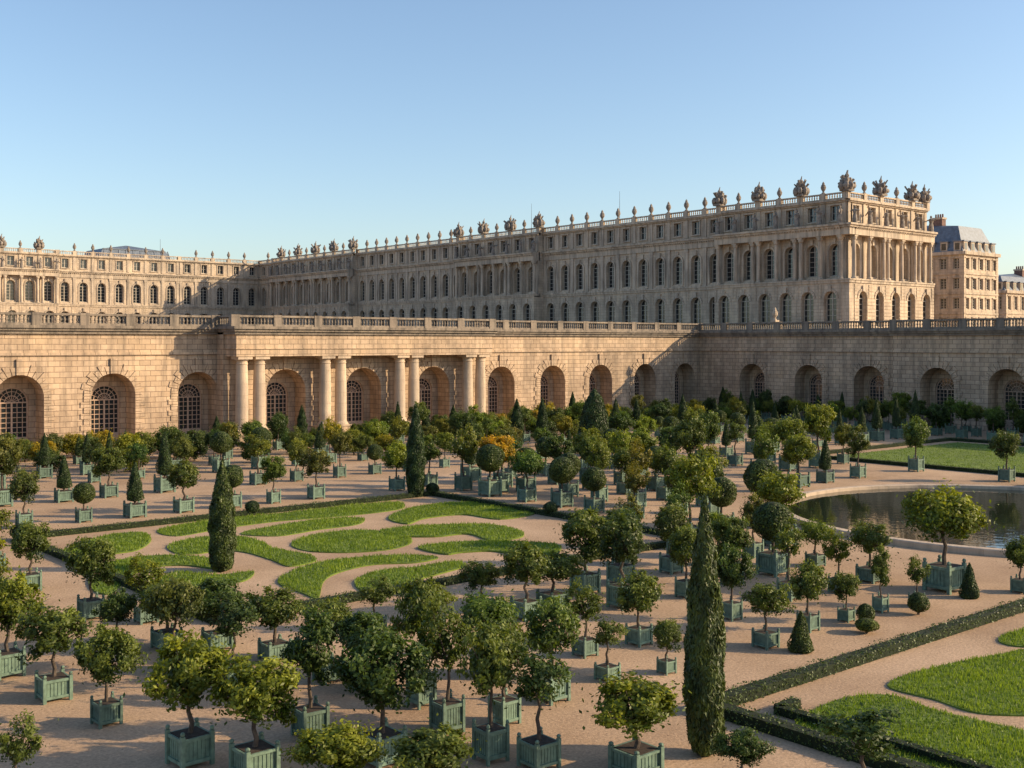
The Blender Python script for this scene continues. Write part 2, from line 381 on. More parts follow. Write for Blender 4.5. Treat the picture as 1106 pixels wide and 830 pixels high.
# ------------------------------------------------------------------ sculpture helpers
def urn(mb, p, h, m):
    k = h/2.0
    mb.lathe(p, [(r*k, z*k) for r, z in ((0.32, 0), (0.32, 0.12), (0.14, 0.25), (0.18, 0.4), (0.42, 0.8), (0.46, 1.15), (0.34, 1.25), (0.4, 1.35), (0.24, 1.5), (0.2, 1.75), (0.05, 2.0))], 8, m)
def statue(mb, p, h, m, r):
    k = h/2.4; x, y, z = p; dx = r.uniform(-.12, .12)*k; a = r.uniform(0, 6.28)
    mb.lathe((x, y, z), [(0.42*k, 0), (0.42*k, .18*k), (.34*k, .2*k), (.36*k, .6*k), (.30*k, 1.1*k), (.24*k, 1.35*k), (.33*k, 1.75*k), (.3*k, 1.95*k), (.1*k, 2.05*k)], 8, m, a)
    mb.ball((x+dx, y, z+2.25*k), .17*k, m, 7, .2*k)
    for sg in (-1, 1):
        sx, sy = math.cos(a)*sg*.3*k, math.sin(a)*sg*.3*k
        e = (x+sx*2.1, y+sy*2.1, z+(1.5+r.uniform(-.2, .5))*k); mb.tube((x+sx, y+sy, z+1.85*k), e, .11*k, .09*k, 5, m)
        mb.tube(e, (e[0]+r.uniform(-.3, .3)*k, e[1]+r.uniform(-.3, .3)*k, e[2]+r.uniform(-.3, .6)*k), .09*k, .06*k, 5, m)
def trophy(mb, p, h, m, r):
    k = h/3.0; x, y, z = p
    mb.box(x-.7*k, x+.7*k, y-.7*k, y+.7*k, z, z+.35*k, m)
    mb.lathe((x, y, z+.35*k), [(.55*k, 0), (.42*k, .5*k), (.58*k, 1.2*k), (.46*k, 1.5*k), (.14*k, 1.6*k)], 8, m)
    mb.ball((x, y, z+2.2*k), .28*k, m, 7, .32*k); mb.tube((x, y, z+2.4*k), (x+.2*k, y, z+3*k), .14*k, .05*k, 5, m)
    for i in range(12):
        a = r.uniform(0, 6.28); s_ = r.uniform(.6, 1.25)*k; zz = r.uniform(.9, 2.4)*k
        mb.tube((x, y, z+.6*k), (x+math.cos(a)*s_, y+math.sin(a)*s_, z+zz), .12*k, r.uniform(.1, .22)*k, 5, m)
    for i in range(7):
        a = i*.9; mb.ball((x+math.cos(a)*.85*k, y+math.sin(a)*.85*k, z+.75*k), .4*k, m, 6, r.uniform(.35, .75)*k)
    for i in range(4):
        a = r.uniform(0, 6.28); mb.ball((x+math.cos(a)*.5*k, y+math.sin(a)*.5*k, z+r.uniform(1.2, 1.8)*k), .3*k, m, 6, r.uniform(.35, .55)*k)
mb = MB(); fbox(mb, FW, 15.6, 16.6, 15.3, 15.6, -.3, .7); urn(mb, FW.P(16.1, 15.6, .2), 2.1, 0); mb.build('stone_vase', [M_COL])

# ------------------------------------------------------------------ palace
ZB = 13.9
def palace_seg(wl, tr, wn, st, F, s0, s1, nb, n, cols, r, trop=True):
    L = (s1-s0)/nb
    gn = n+1.5 if cols else n
    for k in range(nb):
        a, b_ = s0+k*L, s0+(k+1)*L; c = (a+b_)/2
        panel(wl, F, a, b_, 0, 9.0, c, 1.3, 0.9, 6.0, gn, 0.9, arch=True, NN=10)
        infill(wn, F, c, 1.3, 0.9, 6.0, gn-0.85, True, 2, 5, 0.07, 1, 0)
        arcbar(tr, F, c, 6.0, 1.303, 1.75, gn-0.05, gn+0.14, 0, math.pi, 9, 0, gap=.02)
        fbox(tr, F, c-0.28, c+0.28, 7.25, 8.3, gn-0.02, gn+0.32, 0)
        for j in range(13):
            z = .3+j*.64
            for sg in (-1, 1):
                e0 = c+sg*(1.9 if z > 5.5 else 1.36); e1 = c+sg*(L/2-.02)
                if z < 8.2: fbox(wl, F, min(e0, e1), max(e0, e1), z, z+.52, gn-.05, gn+.10, 0)
        panel(wl, F, a, b_, 9.0, 17.3, c, 1.22, 10.1, 14.7, n, 0.9, arch=True, NN=10)
        infill(wn, F, c, 1.22, 10.1, 14.7, n-0.85, True, 2, 5, 0.07, 1, 0)
        arcbar(tr, F, c, 14.7, 1.223, 1.6, n-0.05, n+0.16, 0, math.pi, 8, 0)
        fbox(tr, F, c-1.6, c-1.24, 9.9, 14.7, n-.05, n+.16, 0); fbox(tr, F, c+1.24, c+1.6, 9.9, 14.7, n-.05, n+.16, 0)
        fbox(tr, F, c-0.25, c+0.25, 15.88, 16.9, n-0.02, n+0.34, 0)
        panel(wl, F, a, b_, 19.3, 23.3, c, 0.95, 20.1, 22.8, n, 0.6, arch=False)
        infill(wn, F, c, 0.95, 20.1, 22.8, n-0.55, False, 2, 2, 0.07, 1, 0)
        for sg in (-1, 1):
            fbox(tr, F, c+sg*1.1-0.14, c+sg*1.1+0.14, 20.0, 22.9, n-0.03, n+0.16, 0)
        fbox(tr, F, c-1.35, c+1.35, 22.83, 23.05, n-0.03, n+0.25, 0); fbox(tr, F, c-1.3, c+1.3, 19.85, 20.05, n-0.03, n+0.25, 0)
        fbox(tr, F, c-1.5, c+1.5, 9.47, 9.68, n+0.0, n+0.42, 0)
    for k in range(nb+1):
        c = s0+k*L; c = min(max(c, s0+0.55), s1-0.55)
        if cols:
            for o in ((-0.7, 0.7) if (k % 2 == 0 and 0 < k < nb) else (0,)):
                p = F.P(c+o, 9.5, n+1.1)
                tr.lathe((p[0], p[1], p[2]), [(0.5, 0), (0.5, .2), (0.38, .4), (0.38, 4), (0.33, 6.9), (0.5, 7.1), (0.54, 7.5)], 12, 0)
                tr.box(p[0]-.53, p[0]+.53, p[1]-.53, p[1]+.53, p[2]+7.5, p[2]+7.79, 0)
            q = F.P(c, 19.3, n+1.3); statue(st, q, 3.2, 0, r)
        fbox(tr, F, c-0.42, c+0.42, 9.5, 16.9, n-0.03, n+0.2, 0)
        fbox(tr, F, c-0.52, c+0.52, 16.6, 17.25, n-0.03, n+0.28, 0)
        fbox(tr, F, c-0.4, c+0.4, 19.5, 23.2, n-0.03, n+0.18, 0)
    e = 1.45 if cols else 0.0
    fbox(tr, F, s0, s1, 8.75, 9.2, n-0.3, n+0.26+e, 0); fbox(tr, F, s0, s1, 9.2, 9.47, n-0.3, n+0.42+e, 0)
    fbox(tr, F, s0, s1, 17.3, 18.6, n-0.3, n+0.3+e, 0); fbox(tr, F, s0, s1, 18.6, 18.95, n-0.3, n+0.65+e, 0)
    fbox(tr, F, s0, s1, 18.95, 19.3, n-0.3, n+0.98+e, 0)
    K = int((s1-s0)/0.6)
    for i in range(K): fbox(tr, F, s0+i*0.6+.1, s0+i*0.6+.35, 18.4, 18.62, n+0.2+e, n+0.55+e, 0)
    fbox(tr, F, s0, s1, 23.3, 23.55, n-0.5, n+0.35, 0); fbox(tr, F, s0, s1, 23.55, 23.85, n-0.5, n+0.68, 0)
    balustrade(tr, F, s0, s1, 23.85, n+0.1, ped=L, h=1.25, step=0.5, m=0)
    for k in range(nb+1):
        p = F.P(s0+k*L, 25.15, n+0.1)
        if cols:
            if k % 2 == 0 and trop: trophy(st, p, 3.8, 0, r)
            elif k not in (0, nb): urn(st, p, 2.2, 0)
        elif k not in (0, nb): urn(st, p, 2.4, 0)
pal = empty('palace')
wl, tr, wn, st = MB(), MB(), MB(), MB()
r = random.Random(11)
XP = 178.0; YS = 116.0
FPW = Fr((XP, YS, ZB), (0, 1, 0), (-1, 0, 0))
segs = [(0, 29, 6, 1.5, True), (29, 83, 11, 0, False), (83, 114, 6, 1.5, True), (114, 164, 10, 0, False), (164, 212, 9, 1.5, True), (212, 224, 2, 0, False)]
for a, b_, nb, n, co in segs:
    palace_seg(wl, tr, wn, st, FPW, a, b_, nb, n, co, r)
    if n:
        for s_ in (a, b_):
            wl.face([FPW.P(s_, 9, 0), FPW.P(s_, 9, n), FPW.P(s_, 24, n), FPW.P(s_, 24, 0)], 0)
            wl.face([FPW.P(s_, 0, 0), FPW.P(s_, 0, n+1.5), FPW.P(s_, 9, n+1.5), FPW.P(s_, 9, 0)], 0)
FPS = Fr((XP-1.5, YS, ZB), (1, 0, 0), (0, -1, 0))
palace_seg(wl, tr, wn, st, FPS, 0, 27, 5, 0, True, r)
trophy(st, FPS.P(26, 25.15, 0.1), 3.6, 0, r)
wl.box(XP-2.99, XP-1.4, YS-1.49, YS+.1, ZB, ZB+8.8)
tr.box(XP-3.26, XP-1.4, YS-1.71, YS+.1, ZB+8.76, ZB+9.19); tr.box(XP-3.42, XP-1.4, YS-1.87, YS+.1, ZB+9.21, ZB+9.46)
tr.box(XP-3.25, XP-1.4, YS-1.75, YS+.1, ZB+17.31, ZB+18.59); tr.box(XP-3.60, XP-1.4, YS-2.10, YS+.1, ZB+18.61, ZB+18.94); tr.box(XP-3.93, XP-1.4, YS-2.43, YS+.1, ZB+18.96, ZB+19.29)
FPC = Fr((50, YS+224, ZB), (1, 0, 0), (0, -1, 0))
for a, b_, nb, n, co in [(0, 36, 7, 0, False), (36, 62, 5, 1.5, True), (62, 100, 7, 0, False), (100, 128, 5, 0.01, False)]:
    palace_seg(wl, tr, wn, st, FPC, a, b_, nb, n, co, r)
wl.box(XP+1.0, XP+25, YS+1.0, YS+262, ZB, ZB+24.0, 0)
wl.box(50, XP+1.1, YS+225, YS+262, ZB, ZB+24.1, 0)
wl.box(XP+25, XP+25.4, YS, YS+262, ZB, ZB+23.9, 0)
wl.build('facade_walls', [M_PAL], pal); tr.build('entablature_and_columns', [M_PALT], pal)
wn.build('windows', [M_PFRAME, M_GLASS], pal); st.build('roof_statues', [M_STAT], pal)
mb = MB()
def mansard(mb, x0, x1, y0, y1, z0, z1, ins, m=0):
    b0 = [(x0, y0, z0), (x1, y0, z0), (x1, y1, z0), (x0, y1, z0)]
    b1 = [(x0+ins, y0+ins, z1), (x1-ins, y0+ins, z1), (x1-ins, y1-ins, z1), (x0+ins, y1-ins, z1)]
    for k in range(4): mb.face([b0[k], b0[(k+1) % 4], b1[(k+1) % 4], b1[k]], m)
    c = ((x0+x1)/2, (y0+y1)/2, z1+min(2.0, (x1-x0)*.12)); 
    for k in range(4): mb.face([b1[k], b1[(k+1) % 4], c], m)
mansard(mb, 136, 163, 372, 392, 38, 43.2, 2.6)
for k in range(10): mb.tube((137.5+k*2.7, 371.9, 38), (139.4+k*2.4, 374.6, 43.2), .2, .2, 4, 0)
for z_ in (40.6, 43.2): mb.tube((136.3+(z_-38)*.45, 371.9+(z_-38)*.48, z_), (162.5-(z_-38)*.45, 371.9+(z_-38)*.48, z_), .2, .2, 4, 0)
mb.tube((165, 390, 38), (165, 390, 49), .12, .05, 5, 0)
for yy in (YS+62, YS+92): mb.tube((XP+4, yy, ZB+24), (XP+4, yy, ZB+32), .08, .03, 5, 0)
mb.build('slate_roof', [M_SLATE], pal)

# neighbouring mansard buildings on the right
def mansard_building(name, x0, x1, y0, y1, zt, zr, floors, sp, chim):
    e = empty(name); w, t, gl, rf = MB(), MB(), MB(), MB()
    for F, Lh in ((Fr((x0, y0, ZB), (1, 0, 0), (0, -1, 0)), x1-x0), (Fr((x0, y0, ZB), (0, 1, 0), (-1, 0, 0)), y1-y0)):
        nb = max(2, round(Lh/sp)); L = Lh/nb; fh = (zt-ZB)/floors
        for k in range(nb):
            for j in range(floors):
                a, c = k*L, (k+.5)*L
                panel(w, F, a, a+L, j*fh, (j+1)*fh, c, .75, j*fh+1.0, (j+1)*fh-1.0, 0, .4, arch=False)
                infill(gl, F, c, .75, j*fh+1.0, (j+1)*fh-1.0, -.35, False, 2, 4, .06, 1, 0)
                fbox(t, F, c-1.05, c+1.05, (j+1)*fh-.95, (j+1)*fh-.7, -.02, .25)
                fbox(t, F, c-1.0, c-.78, j*fh+.9, (j+1)*fh-.95, -.02, .1); fbox(t, F, c+.78, c+1.0, j*fh+.9, (j+1)*fh-.95, -.02, .1)
            dz = zt-ZB
            fbox(t, F, c-.8, c+.8, dz+.6, dz+2.6, -2.2, -.25); fbox(gl, F, c-.5, c+.5, dz+.9, dz+2.3, -.24, -.2, 1)
            fbox(rf, F, c-1.0, c+1.0, dz+2.6, dz+2.9, -2.6, -.1)
        for j in range(1, floors): fbox(t, F, 0, Lh, j*fh-.15, j*fh+.2, -.05, .2)
        fbox(t, F, -.3, Lh+.3, dz-.2, dz+.5, -.3, .6)
        for q in (0.02, Lh-.9): fbox(w, F, q, q+.88, 0, dz-.2, -.05, .13)
    w.box(x0+.9, x1, y0+.9, y1, ZB, zt)
    mansard(rf, x0+.1, x1-.1, y0+.1, y1-.1, zt+.3, zr, 2.4)
    for q in chim:
        cx = x0+(x1-x0)*.3; cy = y0+(y1-y0)*q
        t.box(cx-.8, cx+.8, cy-1.1, cy+1.1, zr-2.5, zr+1.9, 1); t.box(cx-.95, cx+.95, cy-1.25, cy+1.25, zr+1.9, zr+2.3)
        for i in range(4): t.lathe((cx, cy-.8+i*.53, zr+2.3), [(.2, 0), (.17, .8)], 6, 1)
    w.build('walls', [M_PAL], e); t.build('trim_and_chimneys', [M_PALT, M_CHIM], e); gl.build('windows', [M_PFRAME, M_GLASS], e); rf.build('roof', [M_SLATE], e)
mansard_building('mansard_house', 229, 244, 122, 162, 31.0, 37.2, 4, 3.0, (.2, .5, .85))
mansard_building('mansard_house', 276, 330, 136, 150, 24.5, 28.8, 2, 3.6, (.3,))

# ------------------------------------------------------------------ foliage
def leaf_quads(P, Nn, L, Wd, R, up=0.0, jit=0.7):
    n = len(P); nn = Nn+R.normal(0, jit, (n, 3)); nn /= np.linalg.norm(nn, axis=1)[:, None]+1e-9
    t = R.normal(0, 1, (n, 3)); t[:, 2] += up
    t -= nn*(t*nn).sum(1)[:, None]; t /= np.linalg.norm(t, axis=1)[:, None]+1e-9
    b_ = np.cross(nn, t); s_ = R.uniform(.7, 1.3, (n, 1))
    V = np.stack([P-t*L/2*s_, P+b_*Wd/2*s_-t*L*.05, P+t*L/2*s_, P-b_*Wd/2*s_-t*L*.05], 1).reshape(-1, 3)
    return V
def finish(name, mb, V, tint, mats):
    i0 = len(mb.v); nb = len(mb.f); n = len(V)//4
    vs = mb.v+[tuple(x) for x in V.tolist()]
    fs = mb.f+[(i0+4*k, i0+4*k+1, i0+4*k+2, i0+4*k+3) for k in range(n)]
    me = bpy.data.meshes.new(name); me.from_pydata(vs, [], fs)
    for m_ in mats: me.materials.append(m_)
    me.polygons.foreach_set('material_index', mb.m+[0]*n)
    at = me.attributes.new('tint', 'FLOAT', 'FACE')
    at.data.foreach_set('value', np.concatenate([np.full(nb, .3), tint]).astype('f'))
    return me
def planter(mb, s=.43, z1=.92):
    mb.box(-s+.04, s-.04, -s+.04, s-.04, .1, z1-.06, 2)
    mb.box(-s+.05, s-.05, -s+.05, s-.05, z1-.06, z1-.03, 3)
    for sx in (-1, 1):
        for sy in (-1, 1):
            x, y = sx*s, sy*s; mb.box(x-.055, x+.055, y-.055, y+.055, 0, z1+.06, 2); mb.ball((x, y, z1+.13), .07, 2, 6)
    for z in (.14, z1-.14):
        for q in (-1, 1):
            mb.box(-s+.055, s-.055, q*s-.03, q*s+.03, z, z+.1, 2); mb.box(q*s-.03, q*s+.03, -s+.055, s-.055, z, z+.1, 2)
    for k in range(6):
        o = -s+.13+k*(2*s-.26)/5
        for q in (-1, 1):
            mb.box(o-.045, o+.045, q*(s-.04)-.018, q*(s-.04)+.018, .24, z1-.14, 2); mb.box(q*(s-.04)-.018, q*(s-.04)+.018, o-.045, o+.045, .24, z1-.14, 2)
def orange_tree(name, seed, rx=1.15, rz=1.05, cz=2.75, ncl=46, nl=4300, shell=.62, box=True, L=.155, mat=M_LEAF, sprig=.12):
    nl = int(nl*1.2)
    R = np.random.default_rng(seed); q = random.Random(seed); mb = MB()
    if box: planter(mb)
    z0 = .85 if box else 0
    pts = [Vector((0, 0, z0))]
    for k in range(1, 5): pts.append(Vector((q.uniform(-.06, .06), q.uniform(-.06, .06), z0+(cz-rz*.55-z0)*k/4)))
    for k in range(4): mb.tube(pts[k], pts[k+1], .075-.008*k, .067-.008*k, 7, 1)
    top = pts[-1]
    d = R.normal(0, 1, (ncl, 3)); d /= np.linalg.norm(d, axis=1)[:, None]
    rr = R.uniform(shell, .92, (ncl, 1)); lump = R.uniform(.8, 1.14, (ncl, 1))
    skew = 1+.12*np.sin(np.arctan2(d[:, 1:2], d[:, 0:1])*2+seed)+.07*np.sin(np.arctan2(d[:, 1:2], d[:, 0:1])+seed*2.3)
    C_ = d*rr*lump*skew*np.array([rx, rx, rz])+np.array([0, 0, cz])
    for k in range(0, ncl, 3):
        c_ = Vector(C_[k]); mid = top.lerp(c_, .5)+Vector((0, 0, -.08)); mb.tube(top, mid, .035, .022, 5, 1); mb.tube(mid, c_, .022, .008, 4, 1)
    ct = R.uniform(0, 1, ncl)
    idx = R.integers(0, ncl, nl); sz = R.uniform(.15, .32, ncl)*rx
    off = R.normal(0, 1, (nl, 3)); off /= np.linalg.norm(off, axis=1)[:, None]; off *= (R.uniform(0, 1, (nl, 1))**.4)
    sp = R.uniform(0, 1, nl) < sprig
    off[sp] *= R.uniform(1.1, 1.7, (sp.sum(), 1)); off[sp, 2] = np.abs(off[sp, 2])
    P = C_[idx]+off*sz[idx][:, None]
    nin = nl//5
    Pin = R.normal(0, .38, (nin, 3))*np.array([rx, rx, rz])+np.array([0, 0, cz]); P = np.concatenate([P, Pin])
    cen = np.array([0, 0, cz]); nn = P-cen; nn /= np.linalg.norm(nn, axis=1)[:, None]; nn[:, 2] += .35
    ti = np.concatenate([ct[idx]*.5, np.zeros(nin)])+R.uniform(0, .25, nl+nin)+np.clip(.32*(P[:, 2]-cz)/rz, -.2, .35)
    V = leaf_quads(P, nn, L, L*.48, R)
    return finish(name, mb, V, np.clip(ti, 0, 1), [mat, M_BARK, M_PAINT, M_SOIL, M_CORE])
def topiary(name, seed, prof, n, L, mat, up=0.0, box=False, zoff=0.0, lump=.06, jit=.6, wr=.5):
    """prof: list of (z, r)"""
    R = np.random.default_rng(seed); mb = MB()
    if box: planter(mb)
    zs = np.array([p[0] for p in prof])+zoff; rs = np.array([p[1] for p in prof])
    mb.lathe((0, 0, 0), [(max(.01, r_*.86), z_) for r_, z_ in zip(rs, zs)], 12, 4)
    if zoff > 0 or zs[0] > .02: mb.tube((0, 0, .0), (0, 0, zs[0]+.2), .06, .06, 6, 1)
    zz = np.linspace(zs[0], zs[-1], 200); rr = np.interp(zz, zs, rs); w = rr+.02; cdf = np.cumsum(w)/w.sum()
    z = np.interp(R.uniform(0, 1, n), cdf, zz); r_ = np.interp(z, zs, rs); th = R.uniform(0, 2*np.pi, n)
    lm = 1+lump*(np.sin(th*3+z*2.1+seed)+np.sin(th*5-z*3.7)+np.sin(z*5.1+th*2))
    rj = r_*lm*(1-.10*R.uniform(0, 1, n)**2)+R.normal(0, .012, n)
    P = np.stack([rj*np.cos(th), rj*np.sin(th), z], 1)
    slope = np.gradient(rr, zz); sl = np.interp(z, zz, slope)
    nn = np.stack([np.cos(th), np.sin(th), np.clip(-sl, -2, 2)], 1)
    V = leaf_quads(P, nn, L, L*wr, R, up=up, jit=jit)
    ti = .35+.25*(lm-1)/(lump+1e-6)*.5+R.uniform(-.25, .35, n)
    return finish(name, mb, V, np.clip(ti, 0, 1), [mat, M_BARK, M_PAINT, M_SOIL, M_CORE])
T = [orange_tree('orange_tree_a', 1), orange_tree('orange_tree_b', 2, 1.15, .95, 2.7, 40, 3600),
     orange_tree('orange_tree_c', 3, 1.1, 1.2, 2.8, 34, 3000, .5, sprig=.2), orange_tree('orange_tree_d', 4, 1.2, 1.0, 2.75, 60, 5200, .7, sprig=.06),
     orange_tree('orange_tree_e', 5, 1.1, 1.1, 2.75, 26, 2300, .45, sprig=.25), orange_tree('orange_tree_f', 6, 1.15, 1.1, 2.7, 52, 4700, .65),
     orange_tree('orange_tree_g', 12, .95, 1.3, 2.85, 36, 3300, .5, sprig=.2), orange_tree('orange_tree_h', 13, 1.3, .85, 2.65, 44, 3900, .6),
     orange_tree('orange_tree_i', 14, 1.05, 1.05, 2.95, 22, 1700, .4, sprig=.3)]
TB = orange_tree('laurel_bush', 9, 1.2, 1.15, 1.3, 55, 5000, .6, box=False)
def ballprof(r_, z0): return [(z0+r_-r_*math.cos(math.pi*k/10), max(.01, r_*math.sin(math.pi*k/10))) for k in range(11)]
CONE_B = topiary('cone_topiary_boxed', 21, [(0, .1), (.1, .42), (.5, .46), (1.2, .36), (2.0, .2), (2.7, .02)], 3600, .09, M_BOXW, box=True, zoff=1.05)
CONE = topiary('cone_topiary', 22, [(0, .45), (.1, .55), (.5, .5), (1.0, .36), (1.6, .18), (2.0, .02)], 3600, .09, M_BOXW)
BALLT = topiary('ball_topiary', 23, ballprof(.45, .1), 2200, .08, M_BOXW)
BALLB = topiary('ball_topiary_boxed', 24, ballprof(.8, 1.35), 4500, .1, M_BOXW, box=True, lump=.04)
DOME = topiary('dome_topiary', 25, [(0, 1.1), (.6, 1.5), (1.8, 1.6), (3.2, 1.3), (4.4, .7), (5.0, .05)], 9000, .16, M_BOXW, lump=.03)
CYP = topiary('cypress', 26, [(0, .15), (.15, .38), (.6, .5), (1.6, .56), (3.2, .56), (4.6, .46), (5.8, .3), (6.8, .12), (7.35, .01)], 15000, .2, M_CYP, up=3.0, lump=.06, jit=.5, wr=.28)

placed = []
def place(me, name, x, y, sx=1, sz=None, col=(1, 1, 1), rot=None):
    o = bpy.data.objects.new(name, me); sc.collection.objects.link(o)
    o.location = (x, y, 0.003); o.scale = (sx, sx, sz if sz else sx)
    big = me.name.startswith('orange') or 'boxed' in me.name
    o.rotation_euler[2] = rot if rot is not None else (rnd.choice((0, 1, 2, 3))*math.pi/2+rnd.uniform(-.06, .06) if big else rnd.uniform(0, 6.28))
    o.color = (*col, 1); placed.append((x, y)); return o
Lg, Mg, Dg, Og = (1.75, 1.45, .8), (1.1, 1.02, .95), (.62, .72, .8), (4.2, 1.9, .5)
Yg = (1.5, 1.2, .8); Ag = (2.6, 1.6, .7)
# u, v_base, v_crown, halfwidth, variant, colour
E = [(205, 825, 722, 45, 0, Lg), (275, 836, 745, 47, 5, Lg), (115, 782, 707, 30, 3, Mg), (58, 755, 680, 36, 1, Mg), (8, 730, 650, 34, 0, Lg),
     (18, 872, 802, 27, 4, Mg), (98, 668, 605, 26, 5, Mg), (33, 638, 582, 22, 1, Mg), (335, 795, 702, 36, 6, Dg), (413, 825, 722, 45, 3, Dg),
     (455, 762, 660, 28, 2, Mg), (483, 790, 690, 33, 4, Mg), (530, 821, 712, 34, 2, Mg), (582, 828, 740, 40, 8, Dg), (545, 781, 700, 30, 1, Mg),
     (180, 700, 643, 30, 7, Mg), (235, 700, 646, 31, 3, Dg), (297, 712, 656, 32, 0, Mg), (355, 735, 672, 30, 5, Mg), (395, 745, 685, 32, 3, Dg),
     (690, 696, 640, 25, 3, Mg), (568, 668, 608, 29, 1, Mg), (632, 708, 652, 24, 4, Mg), (656, 734, 688, 24, 8, Mg), (720, 727, 684, 18, 1, Mg),
     (687, 832, 758, 50, 0, Lg), (802, 852, 806, 26, 3, Dg), (365, 875, 808, 42, 3, Lg), (466, 880, 812, 46, 0, Mg), (932, 880, 800, 50, 8, Dg),
     (827, 699, 648, 25, 2, Mg), (873, 681, 628, 21, 3, Mg), (914, 671, 632, 16, 1, Mg), (951, 661, 612, 15, 6, Mg), (990, 655, 618, 15, 4, Mg),
     (1020, 638, 552, 38, 7, Lg), (1102, 640, 596, 18, 0, Mg), (842, 590, 532, 31, 2, Lg), (790, 669, 612, 20, 3, Dg), (745, 592, 518, 27, 2, Lg),
     (940, 628, 582, 26, 2, Mg), (905, 640, 592, 18, 4, Lg), (632, 640, 575, 28, 5, Mg), (597, 655, 610, 30, 7, Mg), (520, 660, 620, 22, 1, Mg),
     (465, 678, 645, 26, 0, Lg), (405, 680, 640, 22, 4, Mg), (158, 672, 622, 24, 4, Lg), (127, 700, 655, 20, 3, Dg)]
for u, vb, vc, hw, k, col in E:
    x, y = g(u, vb); d = 1222*H/(vb-370)
    place(T[k], 'orange_tree', x, y, hw*d/1222/1.13, (vb-vc)*d/1222/2.75, col)
def explicit(me, name, u, vb, vt, hw, r0, h0, col=Mg):
    x, y = g(u, vb); d = 1222*H/(vb-370); place(me, name, x, y, hw*d/1222/r0, (vb-vt)*d/1222/h0, col)
explicit(CYP, 'cypress', 240, 617, 497, 14, .58, 7.3); explicit(CYP, 'cypress', 761, 815, 537, 21, .58, 7.3); explicit(CYP, 'cypress', 449, 537, 437, 10, .58, 7.3, Dg)
explicit(CONE, 'cone_topiary', 865, 704, 660, 13, .55, 2.0); explicit(CONE, 'cone_topiary', 1047, 646, 608, 10, .55, 2.0, Dg)
explicit(BALLT, 'ball_topiary', 992, 664, 640, 11, .45, 1.0); explicit(BALLT, 'ball_topiary', 935, 676, 652, 9, .45, 1.0); explicit(BALLT, 'ball_topiary', 936, 684, 668, 12, .45, 1.0, Lg)
explicit(DOME, 'dome_topiary', 642, 492, 420, 17, 1.6, 5.0, Dg)
def free(x, y, dmin):
    if 21 < x < 53.6 and 44 < y < 73: return False
    if 27 < x < 58 and y < 25.5: return False
    if 99 < x < 131 and 45 < y < 72: return False
    if (x-PX)**2+(y-PY)**2 < (PR+2.2)**2: return False
    if 19 < x < 50 and 26 < y < 44.5:
        # the strip right in front of the parterre is kept open, as in the real garden
        d = FX*x+FY*y; u = 553+1222*(RX*x+RY*y)/d; v = 370+1222*(H-3.7)/d
        if v < np.interp(u, [0, 100, 160, 300, 405, 465, 520, 568, 632, 700], [555, 575, 598, 622, 618, 618, 604, 582, 548, 470]): return False
    return all((x-a)**2+(y-b_)**2 > dmin*dmin for a, b_ in placed)
def row(xs, ys, dmin=2.6, kinds='t', s=(.85, 1.1), cols=(Mg, Mg, Lg, Dg, Yg), skip=.08, j=.35):
    for y0 in ys:
        for x0 in xs:
            x = x0+rnd.uniform(-j, j); y = y0+rnd.uniform(-j, j)
            if rnd.random() < skip or not free(x, y, dmin): continue
            k = rnd.choice(kinds); s_ = rnd.uniform(*s)*rnd.choice((.85, 1, 1, 1.08)); col = rnd.choice(cols); col = tuple(c*rnd.uniform(.85, 1.15) for c in col)
            if k == 't': place(rnd.choice(T), 'orange_tree', x, y, s_*rnd.uniform(.88, 1.1), s_*rnd.uniform(.85, 1.15), col)
            elif k == 'c': place(CONE_B, 'cone_topiary', x, y, s_*rnd.uniform(.95, 1.3), s_*rnd.uniform(.9, 1.25), Dg)
            elif k == 'b': place(BALLB, 'ball_topiary', x, y, s_*1.15, None, Mg)
            elif k == 'y': place(CYP, 'cypress', x, y, s_*1.15, s_*rnd.uniform(.5, .75), Dg)
            elif k == 'u': place(TB, 'laurel_bush', x, y, s_*1.4, s_*rnd.uniform(1.0, 1.4), col)
            elif k == 'p': place(CONE, 'cone_topiary', x, y, s_*1.1, s_*1.1, Dg)
ar = lambda a, b_, s_: [a+i*s_ for i in range(int((b_-a)/s_)+1)]
row(ar(22, 52, 3.7), [28.3, 32, 35.7, 39.4, 42.6], kinds='ttttttb', s=(.8, 1.05))
row([12.6, 17.6], ar(32, 80, 3.8), kinds='tttc'); row([7.5, 2.5], ar(40, 90, 4), kinds='ttc')
row([56, 60], ar(42, 73, 3.8), kinds='tttb', s=(.95, 1.25)); row([64.5, 68.5], ar(54, 73, 4.2), kinds='tttb', s=(1, 1.3))
row(ar(5, 54, 3.6), [76], kinds='ttcbt'); row(ar(56, 148, 4.2), [76.5], kinds='tttcb', s=(1, 1.25))
row(ar(5, 148, 4.0), [87], kinds='tcttb', s=(.9, 1.15)); row(ar(7, 148, 4.0), [97.5], kinds='tcytbttttcc', s=(.85, 1.15), cols=(Mg, Mg, Lg, Dg, Yg, Ag))
DK = (Mg, Dg, Dg, Yg)
row(ar(5, 148, 4.0), [103], kinds='ttuc', s=(.8, 1.1), cols=(Mg, Dg, Lg, Yg, Ag)); row(ar(6, 148, 3.6), [108], kinds='tuuyc', s=(.8, 1.1), cols=DK)
row(ar(4, 148, 3.2), [113], kinds='tuuucu', s=(.8, 1.1), cols=(Mg, Dg, Ag, Dg, Dg)); row(ar(5, 148, 2.6), [118.8], kinds='uuuyu', s=(.75, 1.1), cols=(Mg, Dg, Ag, Dg, Dg), dmin=2.0)
x, y = g(538, 532); place(T[5], 'orange_tree', x, y, 1.3, 1.2, Og)
